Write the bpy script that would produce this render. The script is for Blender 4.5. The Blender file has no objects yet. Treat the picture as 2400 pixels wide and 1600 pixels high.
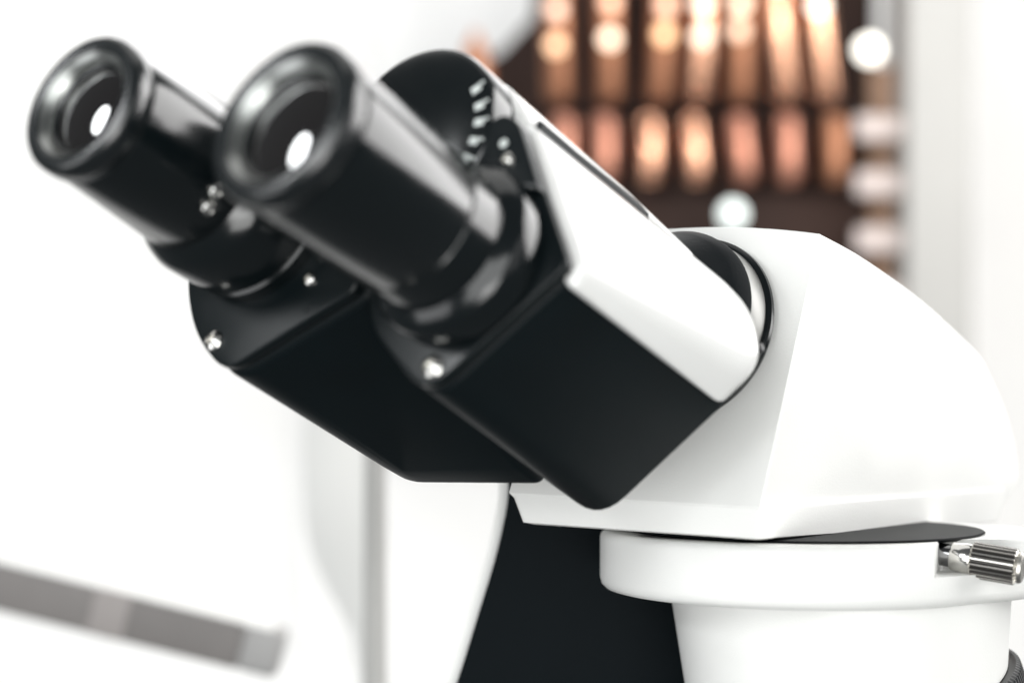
import bpy, bmesh, math, random
from mathutils import Vector, Matrix
random.seed(4)
S = 0.0126                       # one building unit = 12.6 mm; every coordinate below is in units
SC = bpy.context.scene
COL = SC.collection
V = Vector

# ------------------------------------------------------------------ camera
cam = bpy.data.cameras.new("camera")
cam.sensor_width = 36.0
cam.lens = 67.5
cam.clip_start = 0.02
cam.clip_end = 50.0
cam.dof.use_dof = True
cam.dof.focus_distance = 46.6 * S
cam.dof.aperture_fstop = 5.1
cam.dof.aperture_blades = 0
camo = bpy.data.objects.new("camera", cam)
camo.location = (0, -45 * S, 0)
camo.rotation_euler = (math.radians(90), 0, 0)
COL.objects.link(camo)
SC.camera = camo

# ------------------------------------------------------------------ light
w = bpy.data.worlds.new("World"); SC.world = w; w.use_nodes = True
bg = w.node_tree.nodes["Background"]
bg.inputs[0].default_value = (0.93, 0.97, 1.0, 1); bg.inputs[1].default_value = 0.12
SC.view_settings.view_transform = 'Standard'
SC.view_settings.look = 'None'
SC.view_settings.exposure = 0.0
SC.view_settings.gamma = 1.0
SC.view_settings.use_curve_mapping = False

def area(name, loc, target, sx, sy, radiance, col=(1, 1, 1)):
    """rectangular area light; radiance is what it looks like head on"""
    l = bpy.data.lights.new(name, 'AREA'); l.shape = 'RECTANGLE'
    l.size = sx * S; l.size_y = sy * S
    l.energy = radiance * math.pi * (sx * S) * (sy * S)
    l.color = col
    o = bpy.data.objects.new(name, l)
    o.location = V(loc) * S
    d = V(target) - V(loc)
    o.rotation_euler = d.to_track_quat('-Z', 'Y').to_euler()
    COL.objects.link(o)
    return o
area("ceiling_light", (-10, 35, 85), (0, 5, 0), 100, 90, 1.0, (1, 0.99, 0.97))
area("right_window_light", (94, 30, 36), (0, 0, 0), 88, 80, 6.6, (1, 0.99, 0.98))
area("window_light", (85, -62, 14), (4, 0, 0), 62, 70, .7, (1, 0.99, 0.98))
area("left_fill_light", (-95, -50, -22), (4, 0, -2), 70, 60, 2.2, (0.98, 0.99, 1.0))  # added soft fill for the shadowed front face of the head
area("lens_glint_light", (-85, -36, 50), (-3, -8, 3), 18, 34, 20, (0.97, 0.99, 1.0)).data.shape = 'ELLIPSE'  # added to put glints on the lenses and fill the front face
area("front_light", (-50, -92, 45), (0, 0, 0), 30, 42, 7, (0.97, 0.99, 1.0))
area("camera_fill_light", (-6, -115, 6), (4, 0, 0), 112, 84, 3.0, (0.98, 1.0, 0.99))  # added broad fill from behind the camera
area("low_fill_light", (20, -105, -38), (4, 0, 0), 64, 50, 5.0, (1, 1.0, 0.98))  # added fill, lifts the body's shadow on the head
area("rear_rim_light", (15, 118, 66), (0, 0, 0), 110, 44, 3.0)  # added above the frame to carry tube highlights out to the edge
area("wall_wash_light", (-10, 75, 70), (-5, 140, 0), 140, 30, 3.6)  # added pair outside the frame, only there to brighten the wall
area("wall_wash_light", (-10, 75, -70), (-5, 140, 0), 140, 30, 2.8)
area("rack_streak_light", (38, 45, 21), (12, 105, 14), 5, 6, 190, (1, .93, .85))  # added unseen pair that draws the bright streaks on the copper tubes
area("rack_streak_light", (42, 45, 46), (16, 105, 24), 5, 16, 30, (1, .93, .87))

# ------------------------------------------------------------------ materials
def mat(name, col, rough=0.5, metal=0.0, spec=0.5, bump=0.0, bscale=200.0, var=0.0, vscale=20.0, coat=0.0, rvar=0.0):
    m = bpy.data.materials.new(name); m.use_nodes = True
    nt = m.node_tree; p = nt.nodes["Principled BSDF"]
    p.inputs["Base Color"].default_value = (*col, 1)
    p.inputs["Roughness"].default_value = rough
    p.inputs["Metallic"].default_value = metal
    p.inputs["Specular IOR Level"].default_value = spec
    p.inputs["Coat Weight"].default_value = coat
    tc = nt.nodes.new("ShaderNodeTexCoord")
    if var > 0 or rvar > 0:
        n = nt.nodes.new("ShaderNodeTexNoise"); n.inputs["Scale"].default_value = vscale
        n.inputs["Detail"].default_value = 6
        nt.links.new(tc.outputs["Object"], n.inputs["Vector"])
        if var > 0:
            r = nt.nodes.new("ShaderNodeMapRange")
            r.inputs[1].default_value = 0.3; r.inputs[2].default_value = 0.7
            r.inputs[3].default_value = 1 - var; r.inputs[4].default_value = 1 + var
            nt.links.new(n.outputs["Fac"], r.inputs[0])
            mx = nt.nodes.new("ShaderNodeVectorMath"); mx.operation = 'SCALE'
            mx.inputs[0].default_value = col
            nt.links.new(r.outputs[0], mx.inputs["Scale"])
            nt.links.new(mx.outputs[0], p.inputs["Base Color"])
        if rvar > 0:
            r = nt.nodes.new("ShaderNodeMapRange")
            r.inputs[1].default_value = 0.3; r.inputs[2].default_value = 0.7
            r.inputs[3].default_value = rough - rvar; r.inputs[4].default_value = rough + rvar
            nt.links.new(n.outputs["Fac"], r.inputs[0])
            nt.links.new(r.outputs[0], p.inputs["Roughness"])
    if bump > 0:
        n = nt.nodes.new("ShaderNodeTexNoise"); n.inputs["Scale"].default_value = bscale
        n.inputs["Detail"].default_value = 3
        nt.links.new(tc.outputs["Object"], n.inputs["Vector"])
        b = nt.nodes.new("ShaderNodeBump"); b.inputs["Strength"].default_value = bump
        b.inputs["Distance"].default_value = 0.0002
        nt.links.new(n.outputs["Fac"], b.inputs["Height"])
        nt.links.new(b.outputs[0], p.inputs["Normal"])
    return m
M = {}
M['white'] = mat('white_enamel', (0.82, 0.82, 0.80), 0.38, bump=0.35, bscale=1600, var=0.012, vscale=30, rvar=0.05)
M['shellwhite'] = mat('white_gloss_shell', (0.80, 0.80, 0.785), 0.2, bump=0.08, bscale=900, var=0.01, vscale=30, coat=.4)
M['black'] = mat('black_gloss', (0.003, 0.0052, 0.006), 0.17, spec=0.65, rvar=0.04, vscale=60)
M['matte'] = mat('black_matte', (0.0016, 0.0045, 0.0058), 0.5, spec=0.2, bump=0.25, bscale=1500, var=0.15, vscale=40)
M['cover'] = mat('black_satin_cover', (0.003, 0.0055, 0.0065), 0.3, spec=0.28, rvar=.04, vscale=60)
M['rubber'] = mat('black_rubber', (0.005, 0.006, 0.007), 0.42, spec=0.5, bump=0.1, bscale=900)
M['armblack'] = mat('black_arm_paint', (0.0022, 0.0042, 0.0055), 0.6, spec=0.06, bump=0.3, bscale=900, var=0.1)
M['chrome'] = mat('steel', (0.72, 0.71, 0.68), 0.2, metal=1.0, bump=0.05, bscale=600, rvar=0.05)
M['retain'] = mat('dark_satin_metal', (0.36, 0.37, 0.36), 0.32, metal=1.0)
M['groove'] = mat('shaded_knurl_groove', (0.10, 0.095, 0.09), 0.5, metal=.8)  # darker metal standing in for shade between the knob's ridges
M['brushed'] = mat('brushed_steel', (0.62, 0.60, 0.56), 0.34, metal=1.0, bump=0.1, bscale=900, rvar=0.06)
M['greyring'] = mat('satin_grey_ring', (0.30, 0.30, 0.29), 0.4, metal=0.7)
M['darkchrome'] = mat('dark_steel', (0.25, 0.25, 0.25), 0.15, metal=1.0)
M['topplate'] = mat('black_oiled_plate', (0.004, 0.005, 0.006), 0.45, spec=0.03)
M['darkgloss'] = mat('dark_polished_plate', (0.012, 0.015, 0.018), 0.1, spec=0.9)
M['mark'] = mat('white_print', (0.6, 0.64, 0.62), 0.5)
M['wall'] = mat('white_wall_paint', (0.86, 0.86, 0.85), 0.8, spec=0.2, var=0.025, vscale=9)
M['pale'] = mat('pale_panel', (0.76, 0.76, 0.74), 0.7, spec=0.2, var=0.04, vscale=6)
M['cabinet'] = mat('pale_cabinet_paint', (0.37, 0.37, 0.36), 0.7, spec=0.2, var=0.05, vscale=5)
M['greypost'] = mat('grey_metal', (0.40, 0.395, 0.38), 0.5, var=0.05, vscale=8)
M['greybar'] = mat('grey_anodised', (0.165, 0.153, 0.147), 0.5, var=0.3, vscale=9)
M['lightband'] = mat('light_band', (0.30, 0.275, 0.265), 0.5)
M['endcap'] = mat('light_cap', (0.33, 0.325, 0.32), 0.5)
M['dark'] = mat('dark_maroon', (0.024, 0.012, 0.009), 0.7, spec=0.2, var=0.35, vscale=5)
M['wood'] = mat('brown_wood', (0.28, 0.17, 0.11), 0.6, var=0.3, vscale=30)
M['slat'] = mat('pinkish_white_slat', (0.55, 0.48, 0.46), 0.6, var=0.03)
M['copper'] = mat('copper', (0.80, 0.44, 0.29), 0.24, metal=1.0, rvar=0.05, vscale=30)
M['dullcopper'] = mat('dull_copper', (0.38, 0.18, 0.105), 0.42, metal=0.9, rvar=0.05, vscale=30)
M['pinkcopper'] = mat('rose_copper', (0.50, 0.235, 0.165), 0.34, metal=0.9, rvar=0.05, vscale=30)
gl = bpy.data.materials.new('coated_glass'); gl.use_nodes = True
p = gl.node_tree.nodes["Principled BSDF"]
p.inputs["Base Color"].default_value = (0.006, 0.005, 0.005, 1); p.inputs["Roughness"].default_value = 0.04
p.inputs["IOR"].default_value = 1.9; p.inputs["Coat Weight"].default_value = 0.6; p.inputs["Coat Roughness"].default_value = 0.03
M['glass'] = gl
def glow(name, col, st):
    m = bpy.data.materials.new(name); m.use_nodes = True
    p = m.node_tree.nodes["Principled BSDF"]
    p.inputs["Base Color"].default_value = (*col, 1)
    p.inputs["Emission Color"].default_value = (*col, 1); p.inputs["Emission Strength"].default_value = st
    return m

# ------------------------------------------------------------------ frames
# e: optical axis of the eyepieces (towards the eye), s: sideways, n: across both; f: forward level
e = V((-.55, -.75, .37)).normalized()
f = V((e.x, e.y, 0)).normalized()
s = V((-f.y, f.x, 0))
n = e.cross(s)
if n.z < 0: n = -n
P0 = V((5.68, -1, -3.8))         # near bottom corner of the viewing head
def st(a, b, t): return P0 + s * a + n * b + e * t
UP = V((0, 0, 1))

# ------------------------------------------------------------------ mesh helpers
def link(name, verts, faces, m, parent=None, smooth=38, bevel=0.0, seg=3, weld=False):
    me = bpy.data.meshes.new(name)
    me.from_pydata([tuple(V(v) * S) for v in verts], [], faces)
    bm = bmesh.new(); bm.from_mesh(me)
    if weld: bmesh.ops.remove_doubles(bm, verts=bm.verts, dist=1e-6)
    bmesh.ops.recalc_face_normals(bm, faces=bm.faces)
    if bevel > 0:
        ed = [x for x in bm.edges if len(x.link_faces) == 2 and x.calc_face_angle() > math.radians(28)]
        bmesh.ops.bevel(bm, geom=ed, offset=bevel * S, segments=seg, profile=0.5, affect='EDGES', clamp_overlap=True)
    for fc in bm.faces: fc.smooth = True
    for x in bm.edges:
        if len(x.link_faces) == 2 and x.calc_face_angle() > math.radians(smooth): x.smooth = False
    bm.to_mesh(me); bm.free()
    me.materials.append(m)
    o = bpy.data.objects.new(name, me); COL.objects.link(o)
    if parent:
        o.parent = parent
        r = parent
        off = V((0, 0, 0))
        while r: off += r.location; r = r.parent
        o.location = -off
    return o

def thing(name, label, cat, loc, group=None):
    o = bpy.data.objects.new(name, None); COL.objects.link(o)
    o.empty_display_size = 0.02
    o.location = V(loc) * S
    o['label'] = label; o['category'] = cat
    if group: o['group'] = group
    return o
def tag(o, label, cat, group=None):
    o['label'] = label; o['category'] = cat
    if group: o['group'] = group
    return o
def struct(o): o['kind'] = 'structure'; return o

def rounded(poly, r, k=6):
    """round every corner of a 2-D polygon; r is a number or one per corner; constant point count"""
    out = []; N = len(poly)
    rr = r if isinstance(r, (list, tuple)) else [r] * N
    for i in range(N):
        p = V(poly[i]); a = V(poly[i - 1]) - p; b = V(poly[(i + 1) % N]) - p
        d = min(rr[i], a.length * .48, b.length * .48)
        A = p + a.normalized() * d; B = p + b.normalized() * d
        for j in range(k + 1):
            u = j / k
            out.append(A * (1 - u) ** 2 + p * 2 * u * (1 - u) + B * u * u)
    return out
def inset(poly, d):
    """shrink towards the centroid by about d"""
    c = sum((V(q) for q in poly), V((0, 0))) / len(poly)
    out = []
    for q in poly:
        v = V(q) - c; L = v.length
        out.append(c + v * max(0.01, (L - d)) / L)
    return out
def skin(rings, closed=True, cap=True):
    verts = []; faces = []
    N = len(rings[0])
    for r in rings: verts += list(r)
    for i in range(len(rings) - 1):
        for j in range(N):
            k = (j + 1) % N
            faces.append((i * N + j, i * N + k, (i + 1) * N + k, (i + 1) * N + j))
    if cap:
        faces.append(tuple(range(N))[::-1])
        faces.append(tuple((len(rings) - 1) * N + j for j in range(N)))
    return verts, faces
def loft(name, secs, m, parent, edge=0.12, smooth=38, edge0=None):
    """secs: list of (t, polygon in s,n); rounded at both ends"""
    rings = []
    (t0, a), (t1, b) = secs[0], secs[-1]
    sg = 1 if t1 > t0 else -1
    K = 5
    e0 = edge if edge0 is None else edge0
    rings = [(t0 + sg * e0 * (1 - math.cos(q)), inset(a, e0 * (1 - math.sin(q)))) for q in [j / K * math.pi / 2 for j in range(K + 1)]]
    for t, q in secs[1:-1]: rings.append((t, q))
    rings += [(t1 - sg * edge * (1 - math.cos(q)), inset(b, edge * (1 - math.sin(q)))) for q in [j / K * math.pi / 2 for j in range(K, -1, -1)]]
    R3 = [[st(p[0], p[1], t) for p in q] for t, q in rings]
    v, fc = skin(R3)
    return link(name, v, fc, m, parent, smooth)
def lathe(name, origin, axis, prof, m, parent=None, seg=72, smooth=35, cap=True, ref=None):
    """prof: (distance along axis, radius)"""
    axis = V(axis).normalized()
    u = axis.cross(V(ref) if ref else V((0.13, 0.2, 1))).normalized(); w_ = axis.cross(u)
    rings = []
    for d, r in prof:
        c = V(origin) + axis * d
        rings.append([c + (u * math.cos(2 * math.pi * j / seg) + w_ * math.sin(2 * math.pi * j / seg)) * max(r, 1e-4) for j in range(seg)])
    v, fc = skin(rings, cap=cap)
    return link(name, v, fc, m, parent, smooth)
def box(name, lo, hi, m, parent=None, bevel=0.1):
    x0, y0, z0 = lo; x1, y1, z1 = hi
    v = [(x0, y0, z0), (x1, y0, z0), (x1, y1, z0), (x0, y1, z0), (x0, y0, z1), (x1, y0, z1), (x1, y1, z1), (x0, y1, z1)]
    fc = [(0, 3, 2, 1), (4, 5, 6, 7), (0, 1, 5, 4), (1, 2, 6, 5), (2, 3, 7, 6), (3, 0, 4, 7)]
    return link(name, v, fc, m, parent, 38, bevel)
def knurl(name, origin, axis, d0, d1, r, teeth, depth, m, parent, groove=None):
    axis = V(axis).normalized()
    u = axis.cross(V((0.13, 0.2, 1))).normalized(); w_ = axis.cross(u)
    N = teeth * 4; rings = []
    def ring(d, rr, dp):
        c = V(origin) + axis * d; out = []
        for j in range(N):
            ph = j % 4
            q = rr - (dp if ph in (2, 3) else 0)
            a = 2 * math.pi * j / N
            out.append(c + (u * math.cos(a) + w_ * math.sin(a)) * q)
        return out
    rings = [ring(d0, r - depth - .06, 0), ring(d0 + .08, r, depth), ring(d1 - .08, r, depth), ring(d1, r - depth - .06, 0)]
    v, fc = skin(rings)
    o = link(name, v, fc, m, parent, 25)
    if groove:
        o.data.materials.append(groove)
        ctr = V(origin)
        for pf in o.data.polygons:
            c = V(pf.center) / S
            rad = (c - ctr) - axis * (c - ctr).dot(axis)
            if rad.length < r - depth * .45 and abs((c - ctr).dot(axis) - (d0 + d1) / 2) < (d1 - d0) * .4: pf.material_index = 1
    return o
def prism(name, poly, depth_vec, m, parent=None, bevel=0.1, smooth=38, seg=3):
    a = [V(q) for q in poly]; b = [q + V(depth_vec) for q in a]
    v, fc = skin([a, b])
    return link(name, v, fc, m, parent, smooth, bevel, seg)

# ================================================================== setting: the wall behind
wl = box('wall', (-120, 132, -120), (140, 136, 120), M['wall'], None, 0)
struct(wl)

# ================================================================== microscope
mic = thing('microscope', 'white and black binocular laboratory microscope filling the picture, eyepieces pointing up to the left', 'microscope', (7.5, 4, -12))

# ---- white viewing head (trinocular housing)
def head():
    prof = [(0.0, 0.0), (0.05, 0.02)]
    # side profile in (f, z): front face leans back along n
    nf = n.dot(f); nz = n.z
    top = (-2.95, 6.4)
    side = [(-0.25, -0.65), (0.0, 0.0), top]
    side += [(-4.9, 6.0), (-7.1, 5.42), (-8.5, 5.0), (-9.9, 4.52), (-12.5, 3.5), (-13.5, 2.8), (-14.45, 1.95), (-15.25, .9), (-15.75, -0.3), (-14.9, -.9), (-12.6, -1.1)]
    # smooth the curved back
    def cr(pts, k=4):
        out = []
        for i in range(len(pts) - 1):
            p0 = V(pts[max(0, i - 1)]); p1 = V(pts[i]); p2 = V(pts[i + 1]); p3 = V(pts[min(len(pts) - 1, i + 2)])
            for j in range(k):
                u = j / k
                out.append(0.5 * ((2 * p1) + (p2 - p0) * u + (2 * p0 - 5 * p1 + 4 * p2 - p3) * u * u + (3 * p1 - p0 - 3 * p2 + p3) * u ** 3))
        out.append(V(pts[-1])); return out
    back = cr(side[2:12])
    pr = [V(side[0]), V(side[1])] + back + [V(q) for q in side[12:]]
    W = 7.15; rings = []
    for k in range(13):
        a = -W * k / 12
        cx = (a + W / 2) / (W / 2)                       # -1..1 across
        crown = 0.28 * (1 - cx * cx)
        r = []
        for i, q in enumerate(pr):
            z = q.y; ff = q.x
            if z > 0.3: z = z + crown * min(1, z / 6.5)
            r.append(P0 + s * a + f * ff + UP * z)
        # taper of the lower band at the two sides
        if k in (0, 12):
            pass
        rings.append(r)
    # pull the band under at both ends
    for k, sg in ((0, 1), (12, -1)):
        for i in (0, len(pr) - 1, len(pr) - 2):
            rings[k][i] = rings[k][i] - s * sg * (0.2 if i == 0 else .12)
    rings[12][0] = rings[12][0] + s * .45
    v, fc = skin(rings)
    return link('head_housing', v, fc, M['white'], mic, 30, 0.13, 4)
hd = head()
# recessed base band seam: thin lower band is a part of its own, proud by a hair
def band():
    nfz = []
    pts = []
    W = 7.15
    o = 0.03
    # plan corners of the band top & bottom
    def ring(z, ins, slope):
        L = 15.1
        base = [(0.06 - ins, 0.0 + o - ins), (0.06 - ins, -L + ins * 2), (-W + ins * 2.4 - .02, -L + ins * 2), (-W + ins * 2.4 - .02, 0.0 + o - ins)]
        out = rounded(base, [.14, .6, .6, .14], 5)
        return [P0 + s * q[0] + f * q[1] + UP * (z + slope * (q[1])) for q in out]
    rings = [ring(-0.76, .24, .047), ring(-0.72, .14, .047), ring(-0.12, .05, .034), ring(-0.05, 0.05, .030), ring(-0.0, .10, .030)]
    v, fc = skin(rings)
    link('base_band', v, fc, M['white'], mic, 40)
    rings = []
    for z, ins in ((-.86, .5), (-.84, .42), (-.72, .42), (-.6, .5)):
        base = [(-ins, -ins), (-ins, -14.6 + ins), (-4.2, -14.6 + ins), (-4.2, -ins)]
        rings.append([P0 + s * q[0] + f * q[1] + UP * (z + .03 * q[1] * (1 if z > -.7 else 0)) for q in rounded(base, [.6, 2.5, 2.5, 1.5], 8)])
    v, fc = skin(rings)
    link('base_plate', v, fc, M['topplate'], mic, 40)
band()

# ---- mount ring between head and binocular body
rc = st(-2.95, 4.35, 0)
lathe('mount_flange', rc, e, [(-.05, 2.38), (.08, 2.44), (.16, 2.42), (.2, 2.3)], M['black'], mic, 128)
lathe('silver_ring', rc, e, [(.18, 2.24), (.22, 2.28), (.72, 2.2), (.8, 2.15)], M['greyring'], mic, 128)
lathe('rotation_ring', rc, e, [(.78, 2.1), (.8, 2.2), (.86, 2.24), (1.05, 2.22), (1.4, 2.02), (2.0, 1.6), (2.6, 1.4)], M['armblack'], mic, 128)

# ---- binocular body
body = bpy.data.objects.new('binocular_body', None); COL.objects.link(body); body.parent = mic; body.empty_display_size = .01
T0, T1 = 2.3, 9.0
# right lobe, black
Rf = [(.08, 1.95), (-1.9, 5.05), (-3.6, 5.3), (-4.9, 4.2), (-5.1, 2.6), (-4.6, .7), (-2.65, -.82)]
Rb = [(.05, 1.7), (-1.3, 4.2), (-3.6, 5.0), (-4.9, 4.2), (-5.1, 2.4), (-4.5, -.25), (-2.6, -1.2)]
rr = [.25, .6, .8, .8, .8, .6, .75]
loft('prism_housing', [(T0, rounded(Rb, rr)), (T1, rounded(Rf, rr))], M['matte'], body, .16)
# left lobe, black
Lf = [(-5.0, 1.6), (-5.1, 4.2), (-6.4, 5.4), (-8.6, 5.6), (-10.1, 4.9), (-10.75, 3.4), (-10.35, 1.7), (-9.6, .45), (-8.4, -.38)]
Lb = [(-4.3, -.45), (-4.4, 4.2), (-6.4, 5.0), (-8.6, 5.0), (-10.0, 4.4), (-10.5, 3.2), (-10.25, 1.4), (-9.7, .2), (-8.4, -.62)]
lr = [.3, .8, .9, .9, .9, .9, .9, .8, .55]
def mid(A, B, u, dz=0): return [(a[0] * (1 - u) + b[0] * u, a[1] * (1 - u) + b[1] * u) for a, b in zip(A, B)]
loft('prism_housing', [(T0, rounded(Lb, lr)), (3.3, rounded(mid(Lb, Lf, .05), lr)), (T1, rounded(Lf, lr))], M['matte'], body, .3)
# glossy front covers, seams just proud
def cover(poly, r, edge=.08, t1=9.34):
    q = rounded(poly, r)
    g = loft('cover_gasket', [(T1 - .02, inset(q, .1)), (T1 + .06, inset(q, .1))], M['rubber'], body, .02)
    return loft('front_cover', [(T1 + .05, q), (t1, q)], M['cover'], body, edge)
cR = cover([(.16, 2.0), (-1.86, 5.2), (-3.6, 5.4), (-4.95, 4.2), (-5.1, 2.6), (-4.6, .75), (-2.65, -.8)], rr)
cL = cover([(-5.2, 1.55), (-5.2, 4.2), (-6.4, 5.4), (-8.6, 5.6), (-10.1, 4.9), (-10.75, 3.4), (-10.35, 1.7), (-9.6, .5), (-8.4, -.34)], lr)

# white top shell over the right lobe and over the middle
def shell(name, F, B, radF, radB, t0, t1, edge=.2):
    return loft(name, [(t0, rounded(B, radB)), (t0 + .8, rounded(mid(B, F, .1), radB)), (t1, rounded(F, radF))], M['white'], body, edge)
side_rad = [.12, .9, .5, .5, .6, .3, .3]
SF = [(.06, 1.64), (.30, 2.16), (-1.12, 4.36), (-1.72, 5.25), (-2.02, 5.5), (-3.2, 5.0), (-1.6, 2.6)]
SB = [(.12, 1.5), (1.0, 2.45), (.5, 3.7), (-.35, 4.45), (-1.2, 4.95), (-2.8, 5.0), (-1.6, 2.4)]
loft('side_shell', [(2.4, rounded(SB, side_rad)), (3.2, rounded(mid(SB, SF, .06), side_rad)), (8.98, rounded(SF, side_rad))], M['shellwhite'], body, .22, edge0=.55)
top_rad = [.05, .12, .7, .9, .9, .3, .3]
TF = [(-2.3, 4.6), (-2.1, 5.62), (-3.0, 6.62), (-4.3, 7.0), (-5.9, 6.6), (-8.2, 5.5), (-8.0, 4.4)]
TM = [(-2.3, 4.6), (-1.95, 5.66), (-2.35, 6.05), (-4.1, 6.3), (-6.0, 6.0), (-8.2, 5.2), (-8.0, 4.2)]
TB = [(-1.9, 4.2), (-1.1, 4.95), (-1.5, 5.3), (-4.0, 5.8), (-6.2, 5.5), (-8.2, 4.8), (-8.0, 3.8)]
loft('top_shell', [(2.95, rounded(TB, top_rad)), (4.6, rounded(TM, top_rad)), (8.85, rounded(TF, top_rad))], M['shellwhite'], body, .2)
prism('shell_gap', [st(-1.93, 5.66, 8.6), st(-2.06, 5.70, 8.6), st(-1.98, 5.72, 4.5), st(-1.78, 5.5, 4.2)], n * -.25, M['matte'], body, 0)
# small dot on the rear of the side shell
lathe('locating_pin', st(.62, 3.0, 2.35), s * .95 + n * .3, [(-.2, .11), (.03, .11), (.05, .08)], M['rubber'], body, 20)

MARKS = ((33, 1.76), (18, 1.76), (5, 1.78), (-9, 1.78), (-22, 1.8))
# hinge hub with the interpupillary scale
hub = lathe('hinge_hub', st(-4.45, 4.98, 8.6), e, [(0, 2.08), (.9, 2.1), (1.02, 2.06), (1.06, 1.98), (1.06, .5)], M['black'], body, 96)
def mark(a, r0, r1, wd, parent, c=(-4.45, 4.98), t=9.675):
    ca, sa = math.cos(a), math.sin(a)
    pts = []
    for rr_, ww in ((r0, -wd), (r0, wd), (r1, wd), (r1, -wd)):
        pts.append(st(c[0] + ca * rr_ - sa * ww, c[1] + sa * rr_ + ca * ww, t))
    return prism('scale_mark', pts, e * .012, M['mark'], parent, 0)
for a, r in MARKS:
    a = math.radians(a)
    mark(a, r - .13, r + .10, .085, body); mark(a + .03, r + .12, r + .22, .03, body)
# index ear on the right cover with its dot and screw
ear = loft('index_plate', [(9.3, rounded([(-.75, 3.5), (-1.75, 5.15), (-2.2, 5.35), (-2.75, 4.9), (-2.6, 3.8)], .25)), (9.62, rounded([(-.75, 3.5), (-1.75, 5.15), (-2.2, 5.35), (-2.75, 4.9), (-2.6, 3.8)], .25))], M['cover'], body, .06)
lathe('index_dot', st(-1.95, 4.62, 9.6), e, [(0, .1), (.04, .1), (.05, .05)], M['mark'], body, 24)
def screw_or_glint(a, b, t, r=.2, parent=body):  # screw heads, and domes added for reflected glints
    c = st(a, b, t)
    o = lathe('screw_or_glint', c, e, [(-.05, r), (.05, r), (.1, r * .85), (.13, r * .5), (.14, r * .45), (.06, r * .4), (.06, .001)], M['chrome'], parent, 28)
    return o
screw_or_glint(-1.72, 4.22, 9.6, .16)
screw_or_glint(-2.6, -.18, 9.32, .26)
screw_or_glint(-8.95, .38, 9.32, .25)
screw_or_glint(-6.55, 1.8, 9.32, .16)  # dome added where a bright reflected blob sits on the cover
screw_or_glint(-.98, 1.62, 9.32, .28)  # dome added for the glint reflected at the tube base

# ---- eyepieces
def eyepiece(c, diopter, k, c2=None):
    o = st(c[0], c[1], 9.3); ax_ = e
    if c2: ax_ = (st(c2[0], c2[1], 15.1) - o).normalized()
    root = bpy.data.objects.new('eyepiece', None); COL.objects.link(root); root.parent = mic
    root.empty_display_size = .01
    if diopter:
        pr = [(0, 1.95), (.4, 1.98), (.46, 1.9), (.52, 1.9), (.6, 2.0), (1.7, 2.0), (1.95, 1.92), (2.15, 1.78), (2.3, 1.66)]
    else:
        pr = [(0, 1.90), (.62, 1.93), (.78, 1.86), (.92, 1.66), (.98, 1.58), (1.85, 1.58), (1.88, 1.555), (1.92, 1.555), (1.95, 1.60)]
    lathe('tube', o, ax_, pr, M['black'], root, 96, 32)
    t0 = pr[-1][0]; r0 = pr[-1][1]
    if diopter:
        for tt, aa, rr_, q in ((2.95, 334, 1.60, .17), (2.85, 321, 1.61, .17), (.3, 346, 1.94, .17)):  # steel studs added to make the small highlights on the tube
            dv = s * math.cos(math.radians(aa)) + n * math.sin(math.radians(aa))
            lathe('glint_stud', o + ax_ * tt + dv * rr_, dv, [(0, q), (.07, q), (.12, q * .8), (.14, q * .4), (.1, .001)], M['chrome'], root, 20)
    lathe('sleeve', o, ax_, [(t0 - .02, r0 - .1), (t0, r0), (t0 + .06, r0 + .03), (5.18, 1.50 * k), (5.22, 1.44 * k), (5.3, 1.44 * k)], M['black'], root, 96, 32, cap=False)
    # eyecup: outer wall, rolled rim, conical inside
    cup = [(5.24, 1.44), (5.26, 1.50), (5.32, 1.55), (5.55, 1.55), (5.70, 1.53), (5.79, 1.47), (5.82, 1.40), (5.82, 1.27), (5.80, 1.22),
           (5.76, 1.18), (5.70, 1.12), (5.64, 1.07), (5.58, 1.05), (5.52, 1.03), (5.47, 1.0), (5.45, .95), (5.44, .9)]
    lathe('eyecup', o, ax_, [(a, r * k) for a, r in cup], M['cup'], root, 96, 60, cap=False)
    lathe('retaining_ring', o, ax_, [(5.54, 1.0 * k), (5.60, 1.02 * k), (5.70, 1.10 * k), (5.775, 1.20 * k), (5.79, 1.21 * k)], M['retain'], root, 96, 60, cap=False)  # satin metal added so the grey arc reflection shows in the cup
    lens = []
    for q in range(9):
        u = q / 8; r = 1.0 * (1 - u); lens.append((5.43 + .19 * (1 - (r / 1.0) ** 2)  , max(r * k, .0005)))
    lathe('lens', o, ax_, [(4.9, 1.0 * k)] + lens, M['glass'], root, 64, 60)
    return root
M['cup'] = mat('black_eyecup', (0.003, 0.0052, 0.006), 0.25, spec=1.0)
eyepiece((-8.45, 3.27), True, 1.0)
eyepiece((-2.42, 2.12), False, 1.10, (-2.72, 2.48))

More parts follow.
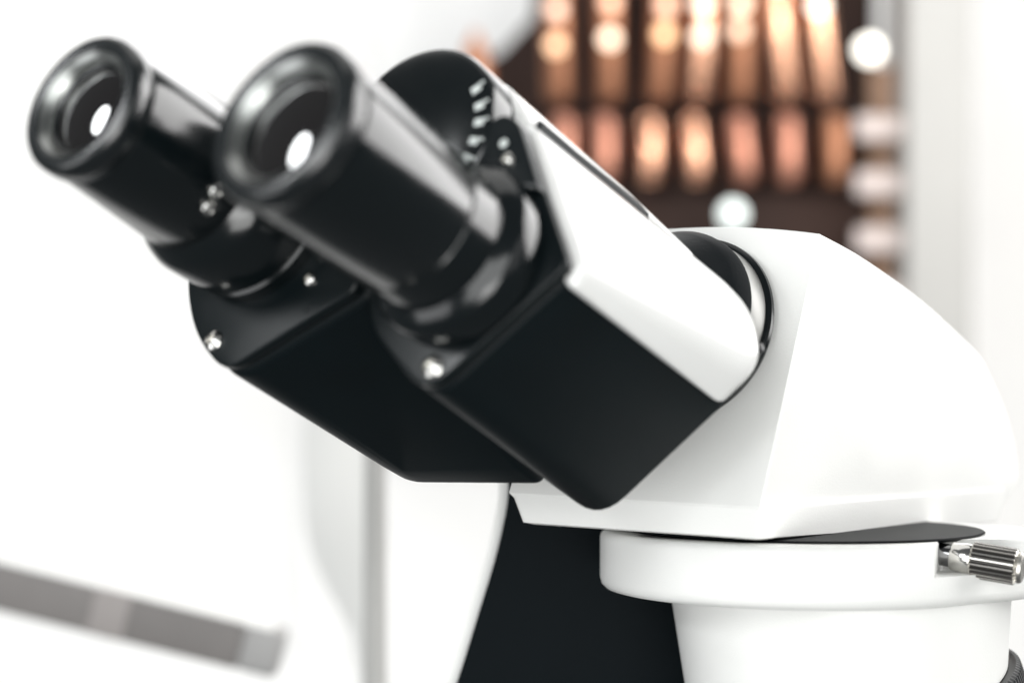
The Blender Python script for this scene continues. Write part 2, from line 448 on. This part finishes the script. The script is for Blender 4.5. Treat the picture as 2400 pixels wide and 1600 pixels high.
# ---- clamp collar (stand top), dovetail and cone
cc = V((7.45, 4.0, 0))
def collar():
    rings = []
    R = 5.2
    def outline(r, z, notch=True, lug=True):
        out = []
        for j in range(96):
            a = 2 * math.pi * j / 96
            x = math.cos(a) * r; y = math.sin(a) * r
            # clamp lug: stretch towards the right and back
            if x > 2.3 and y < 0 and notch:
                y = max(y, min(-2.9, -4.6 + 3.2 * (x - 2.3)))
            if x > 3.6 and lug:
                x += (x - 3.6) * .9
            out.append(V((cc.x + x, cc.y + y, z - .002 * (cc.x + x - 5.7) - .025 * (cc.y + y + 1))))
        return out
    zt, zb = -4.68, -6.18
    rings.append(outline(4.3, zt))
    rings.append(outline(R - .22, zt))
    for q in (15, 40, 65, 90):
        u = math.radians(q); rings.append(outline(R - .2 + .2 * math.sin(u), zt - .2 + .2 * math.cos(u)))
    rings.append(outline(R, -5.30)); rings.append(outline(R, -5.40))
    rings.append(outline(R, -5.43, False)); rings.append(outline(R, -5.52, False)); rings.append(outline(R, -5.6, False))
    for q in (0, 30, 60, 90):
        u = math.radians(q); rings.append(outline(R - .3 + .3 * math.cos(u), zb + .3 - .3 * math.sin(u), False))
    v, fc = skin(rings)
    tp = [[q for q in outline(r_, z_, False, False)] for r_, z_ in ((4.35, zt - .05), (4.5, zt + .03), (4.46, zt + .06), (3.0, zt + .06))]
    v2, f2 = skin(tp); link('top_plate', v2, f2, M['topplate'], mic, 35)
    return link('clamp_collar', v, fc, M['white'], mic, 35)
collar()

# clamp screw
c0 = V((9.98, .78, -5.02)); c1 = V((11.86, -.12, -5.28)); ax = (c1 - c0).normalized()
sroot = bpy.data.objects.new('clamp_screw', None); COL.objects.link(sroot); sroot.parent = mic; sroot.empty_display_size = .01
lathe('stud', c0, ax, [(-.08, .27), (.50, .27), (.52, .27), (.56, .2)], M['darkchrome'], sroot, 40)
lathe('neck', c0, ax, [(.48, .2), (.5, .31), (.54, .34), (.92, .36), (.98, .34)], M['chrome'], sroot, 40)
knurl('knob', c0, ax, .94, 2.1, .43, 20, .08, M['brushed'], sroot, M['groove'])
lathe('knob_face', c0, ax, [(2.05, .34), (2.11, .38), (2.18, .35), (2.2, .30), (2.15, .03), (2.15, .001)], M['brushed'], sroot, 48)

# cone (nosepiece housing) and knurled turret ring
tn = V((-.34, -.05, .94)).normalized()
tu = V((tn.z, 0, -tn.x)).normalized(); tv = tn.cross(tu)
tc_ = V((8.6, 3.9, -9.3))
def cone():
    rings = []
    K = 8; N = 96
    for k in range(K + 1):
        u = k / K
        ring = []
        for j in range(N):
            a = 2 * math.pi * j / N
            A = V((8.3, 3.9, -6.1)) + V((math.cos(a), math.sin(a), 0)) * 4.3
            B = tc_ + (tu * math.cos(a) + tv * math.sin(a)) * 4.12
            ring.append(A.lerp(B, u))
        rings.append(ring)
    v, fc = skin(rings)
    return link('nosepiece_housing', v, fc, M['white'], mic, 35)
cone()
knurl('knurled_ring', tc_ , -tn, .02, 1.5, 4.42, 150, .05, M['rubber'], mic)
lathe('turret', tc_, -tn, [(1.4, 4.0), (2.0, 3.9), (2.6, 3.2), (2.8, 2.0)], M['chrome'], mic, 96)

# ---- black arm behind and left of the cone
def unpx(x, y, D): return V(((x - 1176) / 4410 * D, D - 45, (784 - y) / 4410 * D))
def cr3(pts, k=5):
    out = []
    for i in range(len(pts) - 1):
        p0 = pts[max(0, i - 1)]; p1 = pts[i]; p2 = pts[i + 1]; p3 = pts[min(len(pts) - 1, i + 2)]
        for j in range(k):
            u = j / k
            out.append(0.5 * ((2 * p1) + (p2 - p0) * u + (2 * p0 - 5 * p1 + 4 * p2 - p3) * u * u + (3 * p1 - p0 - 3 * p2 + p3) * u ** 3))
    out.append(pts[-1]); return out
left = cr3([unpx(*q, 52) for q in [(1166, 1090), (1164, 1150), (1150, 1225), (1128, 1310), (1097, 1410), (1060, 1530), (1010, 1680)]])
poly = left + [unpx(1900, 1680, 52), unpx(1900, 1090, 52)]
prism('arm_trim', [q + V((-.26, .5, 0)) for q in left] + [q + V((.6, .5, 0)) for q in reversed(left)], (.3, 1.5, 0), M['pale'], mic, .05)
prism('arm', poly, (1.2, 6.5, 0), M['armblack'], mic, .35, 38, 4)

# ================================================================== things close behind, out of focus
# grey bar lower left
def bar():
    a = unpx(-160, 1300, 78); b = unpx(560, 1478, 78)
    d = (b - a).normalized(); u = d.cross(V((0, 1, 0))).normalized()
    if u.z < 0: u = -u
    root = thing('support_bar', 'grey metal bar with a rounded light end reaching in from the lower left edge', 'metal bar', (a + b) / 2)
    def seg_(name, x0, x1, h, y, m, bev):
        L = (b - a).length
        p = [a + d * (L * x0) - u * h, a + d * (L * x1) - u * h, a + d * (L * x1) + u * h, a + d * (L * x0) + u * h]
        p = [q + V((0, -y, 0)) for q in p]
        return prism(name, p, (0, 2 * y, 0), m, root, bev)
    seg_('shaft', 0, 1.0, .94, .8, M['greybar'], .12)
    seg_('collar_band', .525, .64, .96, .84, M['lightband'], .1)
    seg_('end_cap', .995, 1.125, .97, .84, M['endcap'], .3)
    seg_('top_rail', 0, 1.08, .12, .7, M['white'], .05).location += (u * .95) * S
bar()

# post and rounded cover
post = lathe('stand_post', unpx(862, 1900, 74), UP, [(0, .50), (15.5, .42), (16.5, .3)], M['greypost'], None, 40)
tag(post, 'slim grey upright post between the white cover and the black arm', 'post')
pan = prism('side_panel', cr3([unpx(*q, 98) for q in [(694, 900), (696, 1060), (700, 1180), (716, 1270), (750, 1350), (792, 1430), (822, 1540), (832, 1900)]]) + [unpx(884, 1900, 98), unpx(880, 900, 98)], (0, .6, 0), M['pale'], None, .1)
tag(pan, 'pale grey upright panel below the binocular body, behind the post', 'panel')
# ================================================================== far background
BX = 150
def fp(x, y, D=BX): return unpx(x, y, D)
cab = thing('display_rack', 'dark maroon open rack holding two rows of copper tubes, blurred behind the microscope', 'rack', fp(1500, 700))
def wbox(name, x0, x1, y0, y1, D, dep, m, parent, bev=.1):
    p = [fp(x0, y1, D), fp(x1, y1, D), fp(x1, y0, D), fp(x0, y0, D)]
    return prism(name, p, (0, dep, 0), m, parent, bev)
prism('back_board', [fp(1060, 900, 156), fp(2010, 900, 156), fp(2010, -420, 156), fp(1252, -420, 156), fp(1225, 40, 156), fp(1150, 120, 156), fp(1060, 165, 156)], (0, .6, 0), M['dark'], cab, .1)
wbox('shelf', 1200, 2000, 448, 620, 152, 3.5, M['dark'], cab)
wbox('divider', 1200, 2000, 238, 252, 151, 3, M['dark'], cab)
def tube(name, x, y0, y1, lean, r, m, label, group, D=BX, tip=0):
    a = fp(x, y1, D); b = fp(x + lean, y0, D) + V((0, tip, 0))
    L = (b - a).length
    prof = [(0, .02), (.06, r * .5), (.25, r * .85), (.5, r)] + [(L - .5, r), (L - .25, r * .85), (L - .06, r * .5), (L, .02)]
    o = lathe(name, a, b - a, prof, m, None, 32, 60, ref=(0, 1, .1))
    return tag(o, label, 'copper tube', group)
ords = ['first', 'second', 'third', 'fourth', 'fifth', 'sixth', 'seventh']
U = [(1283, 'dullcopper', -5), (1398, 'dullcopper', 0), (1512, 'dullcopper', 16), (1603, 'copper', 16), (1700, 'dullcopper', 2), (1805, 'copper', -26), (1898, 'copper', -28)]
for i, (x, m, ln) in enumerate(U):
    tube('copper_tube', x, -380, 236, ln * 2.2, 1.1, M[m], ords[i] + ' copper tube from the left in the upper row of the dark rack', 'copper tubes in the upper row')
Lw = [(1295, 'pinkcopper', 0), (1388, 'pinkcopper', 0), (1492, 'copper', 0), (1602, 'copper', -14), (1712, 'pinkcopper', -18), (1812, 'pinkcopper', -4), (1918, 'dullcopper', 0)]
for i, (x, m, ln) in enumerate(Lw):
    tube('copper_tube', x, 262, 425, ln, 1.0, M[m], ords[i] + ' short copper tube from the left in the lower row of the dark rack', 'short copper tubes in the lower row')
# small warm highlights: round discs, their shine put in as emission
glints = [(1276, 105, (1, .62, .38), 5.5), (1276, 22, (1, .70, .55), 4.0), (1400, 90, (1, .76, .58), 8), (1402, 5, (1, .60, .42), 5), (1526, 80, (1, .60, .34), 7), (1530, 12, (1, .62, .45), 5),
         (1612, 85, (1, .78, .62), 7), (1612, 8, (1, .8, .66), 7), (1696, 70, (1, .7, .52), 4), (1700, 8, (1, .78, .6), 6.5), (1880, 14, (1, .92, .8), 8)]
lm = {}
for i, (x, y, c, k) in enumerate(glints):
    m = glow('warm_glint_%d' % i, c, k * .30)
    o = lathe('glint', fp(x, y, 147.5), (0, -1, 0), [(-.3, .3), (0, .62), (.25, .5), (.4, .25), (.45, .01)], m, None, 24, 60)
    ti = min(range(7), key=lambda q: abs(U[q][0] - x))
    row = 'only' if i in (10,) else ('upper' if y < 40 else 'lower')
    if row == 'only': lb = 'single warm round highlight before the rightmost tube of the upper row'
    else: lb = row + ' warm round highlight of the pair before the ' + ords[ti] + ' upper tube from left'
    tag(o, lb, 'glint', 'small warm highlights')
o = lathe('glint', fp(1997, 115, 146), (0, -1, 0), [(-.3, .5), (0, .95), (.3, .8), (.5, .3), (.55, .01)], glow('white_glint', (1, .97, .88), 2.4), None, 24, 60)  # blurred white highlight, put in as a glowing disc
tag(o, 'white glowing round highlight at the upper right corner of the dark rack', 'glint')
o = lathe('glint', fp(1683, 492, 146), (0, -1, 0), [(-.3, .5), (0, .95), (.3, .8), (.5, .3), (.55, .01)], glow('pale_glint', (.86, .95, .93), 1.0), None, 24, 60)  # pale highlight, its brightness made by the emissive material
tag(o, 'pale blue-white glowing round highlight under the lower row of copper tubes', 'glint')

# slatted frame at the right of the rack
fr = thing('slatted_frame', 'brown post crossed by pale slats at the right side of the dark rack', 'frame', fp(2020, 700))
wbox('upright', 2000, 2070, 150, 900, 152, 1.5, M['wood'], fr)
for k in range(5):
    y = 292 + 129 * k
    wbox('slat', 1968, 2140, y - 26, y + 26, 149, 1.2, M['slat'], fr)
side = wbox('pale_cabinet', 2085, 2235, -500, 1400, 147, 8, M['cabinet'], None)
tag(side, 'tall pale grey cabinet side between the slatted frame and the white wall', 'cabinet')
# pale pillar top centre and top left flask-like shape
pil = wbox('wall_pilaster', 668, 850, -500, 1500, 176.2, .9, M['wall'], None)
struct(pil)
cn = lathe('copper_cone', fp(1092, 200, 143), UP, [(0, 1.2), (1.2, 1.15), (2.6, .95), (4.2, .1)], M['dullcopper'], None, 32)
tag(cn, 'pointed dull copper cone just left of the dark rack', 'cone')
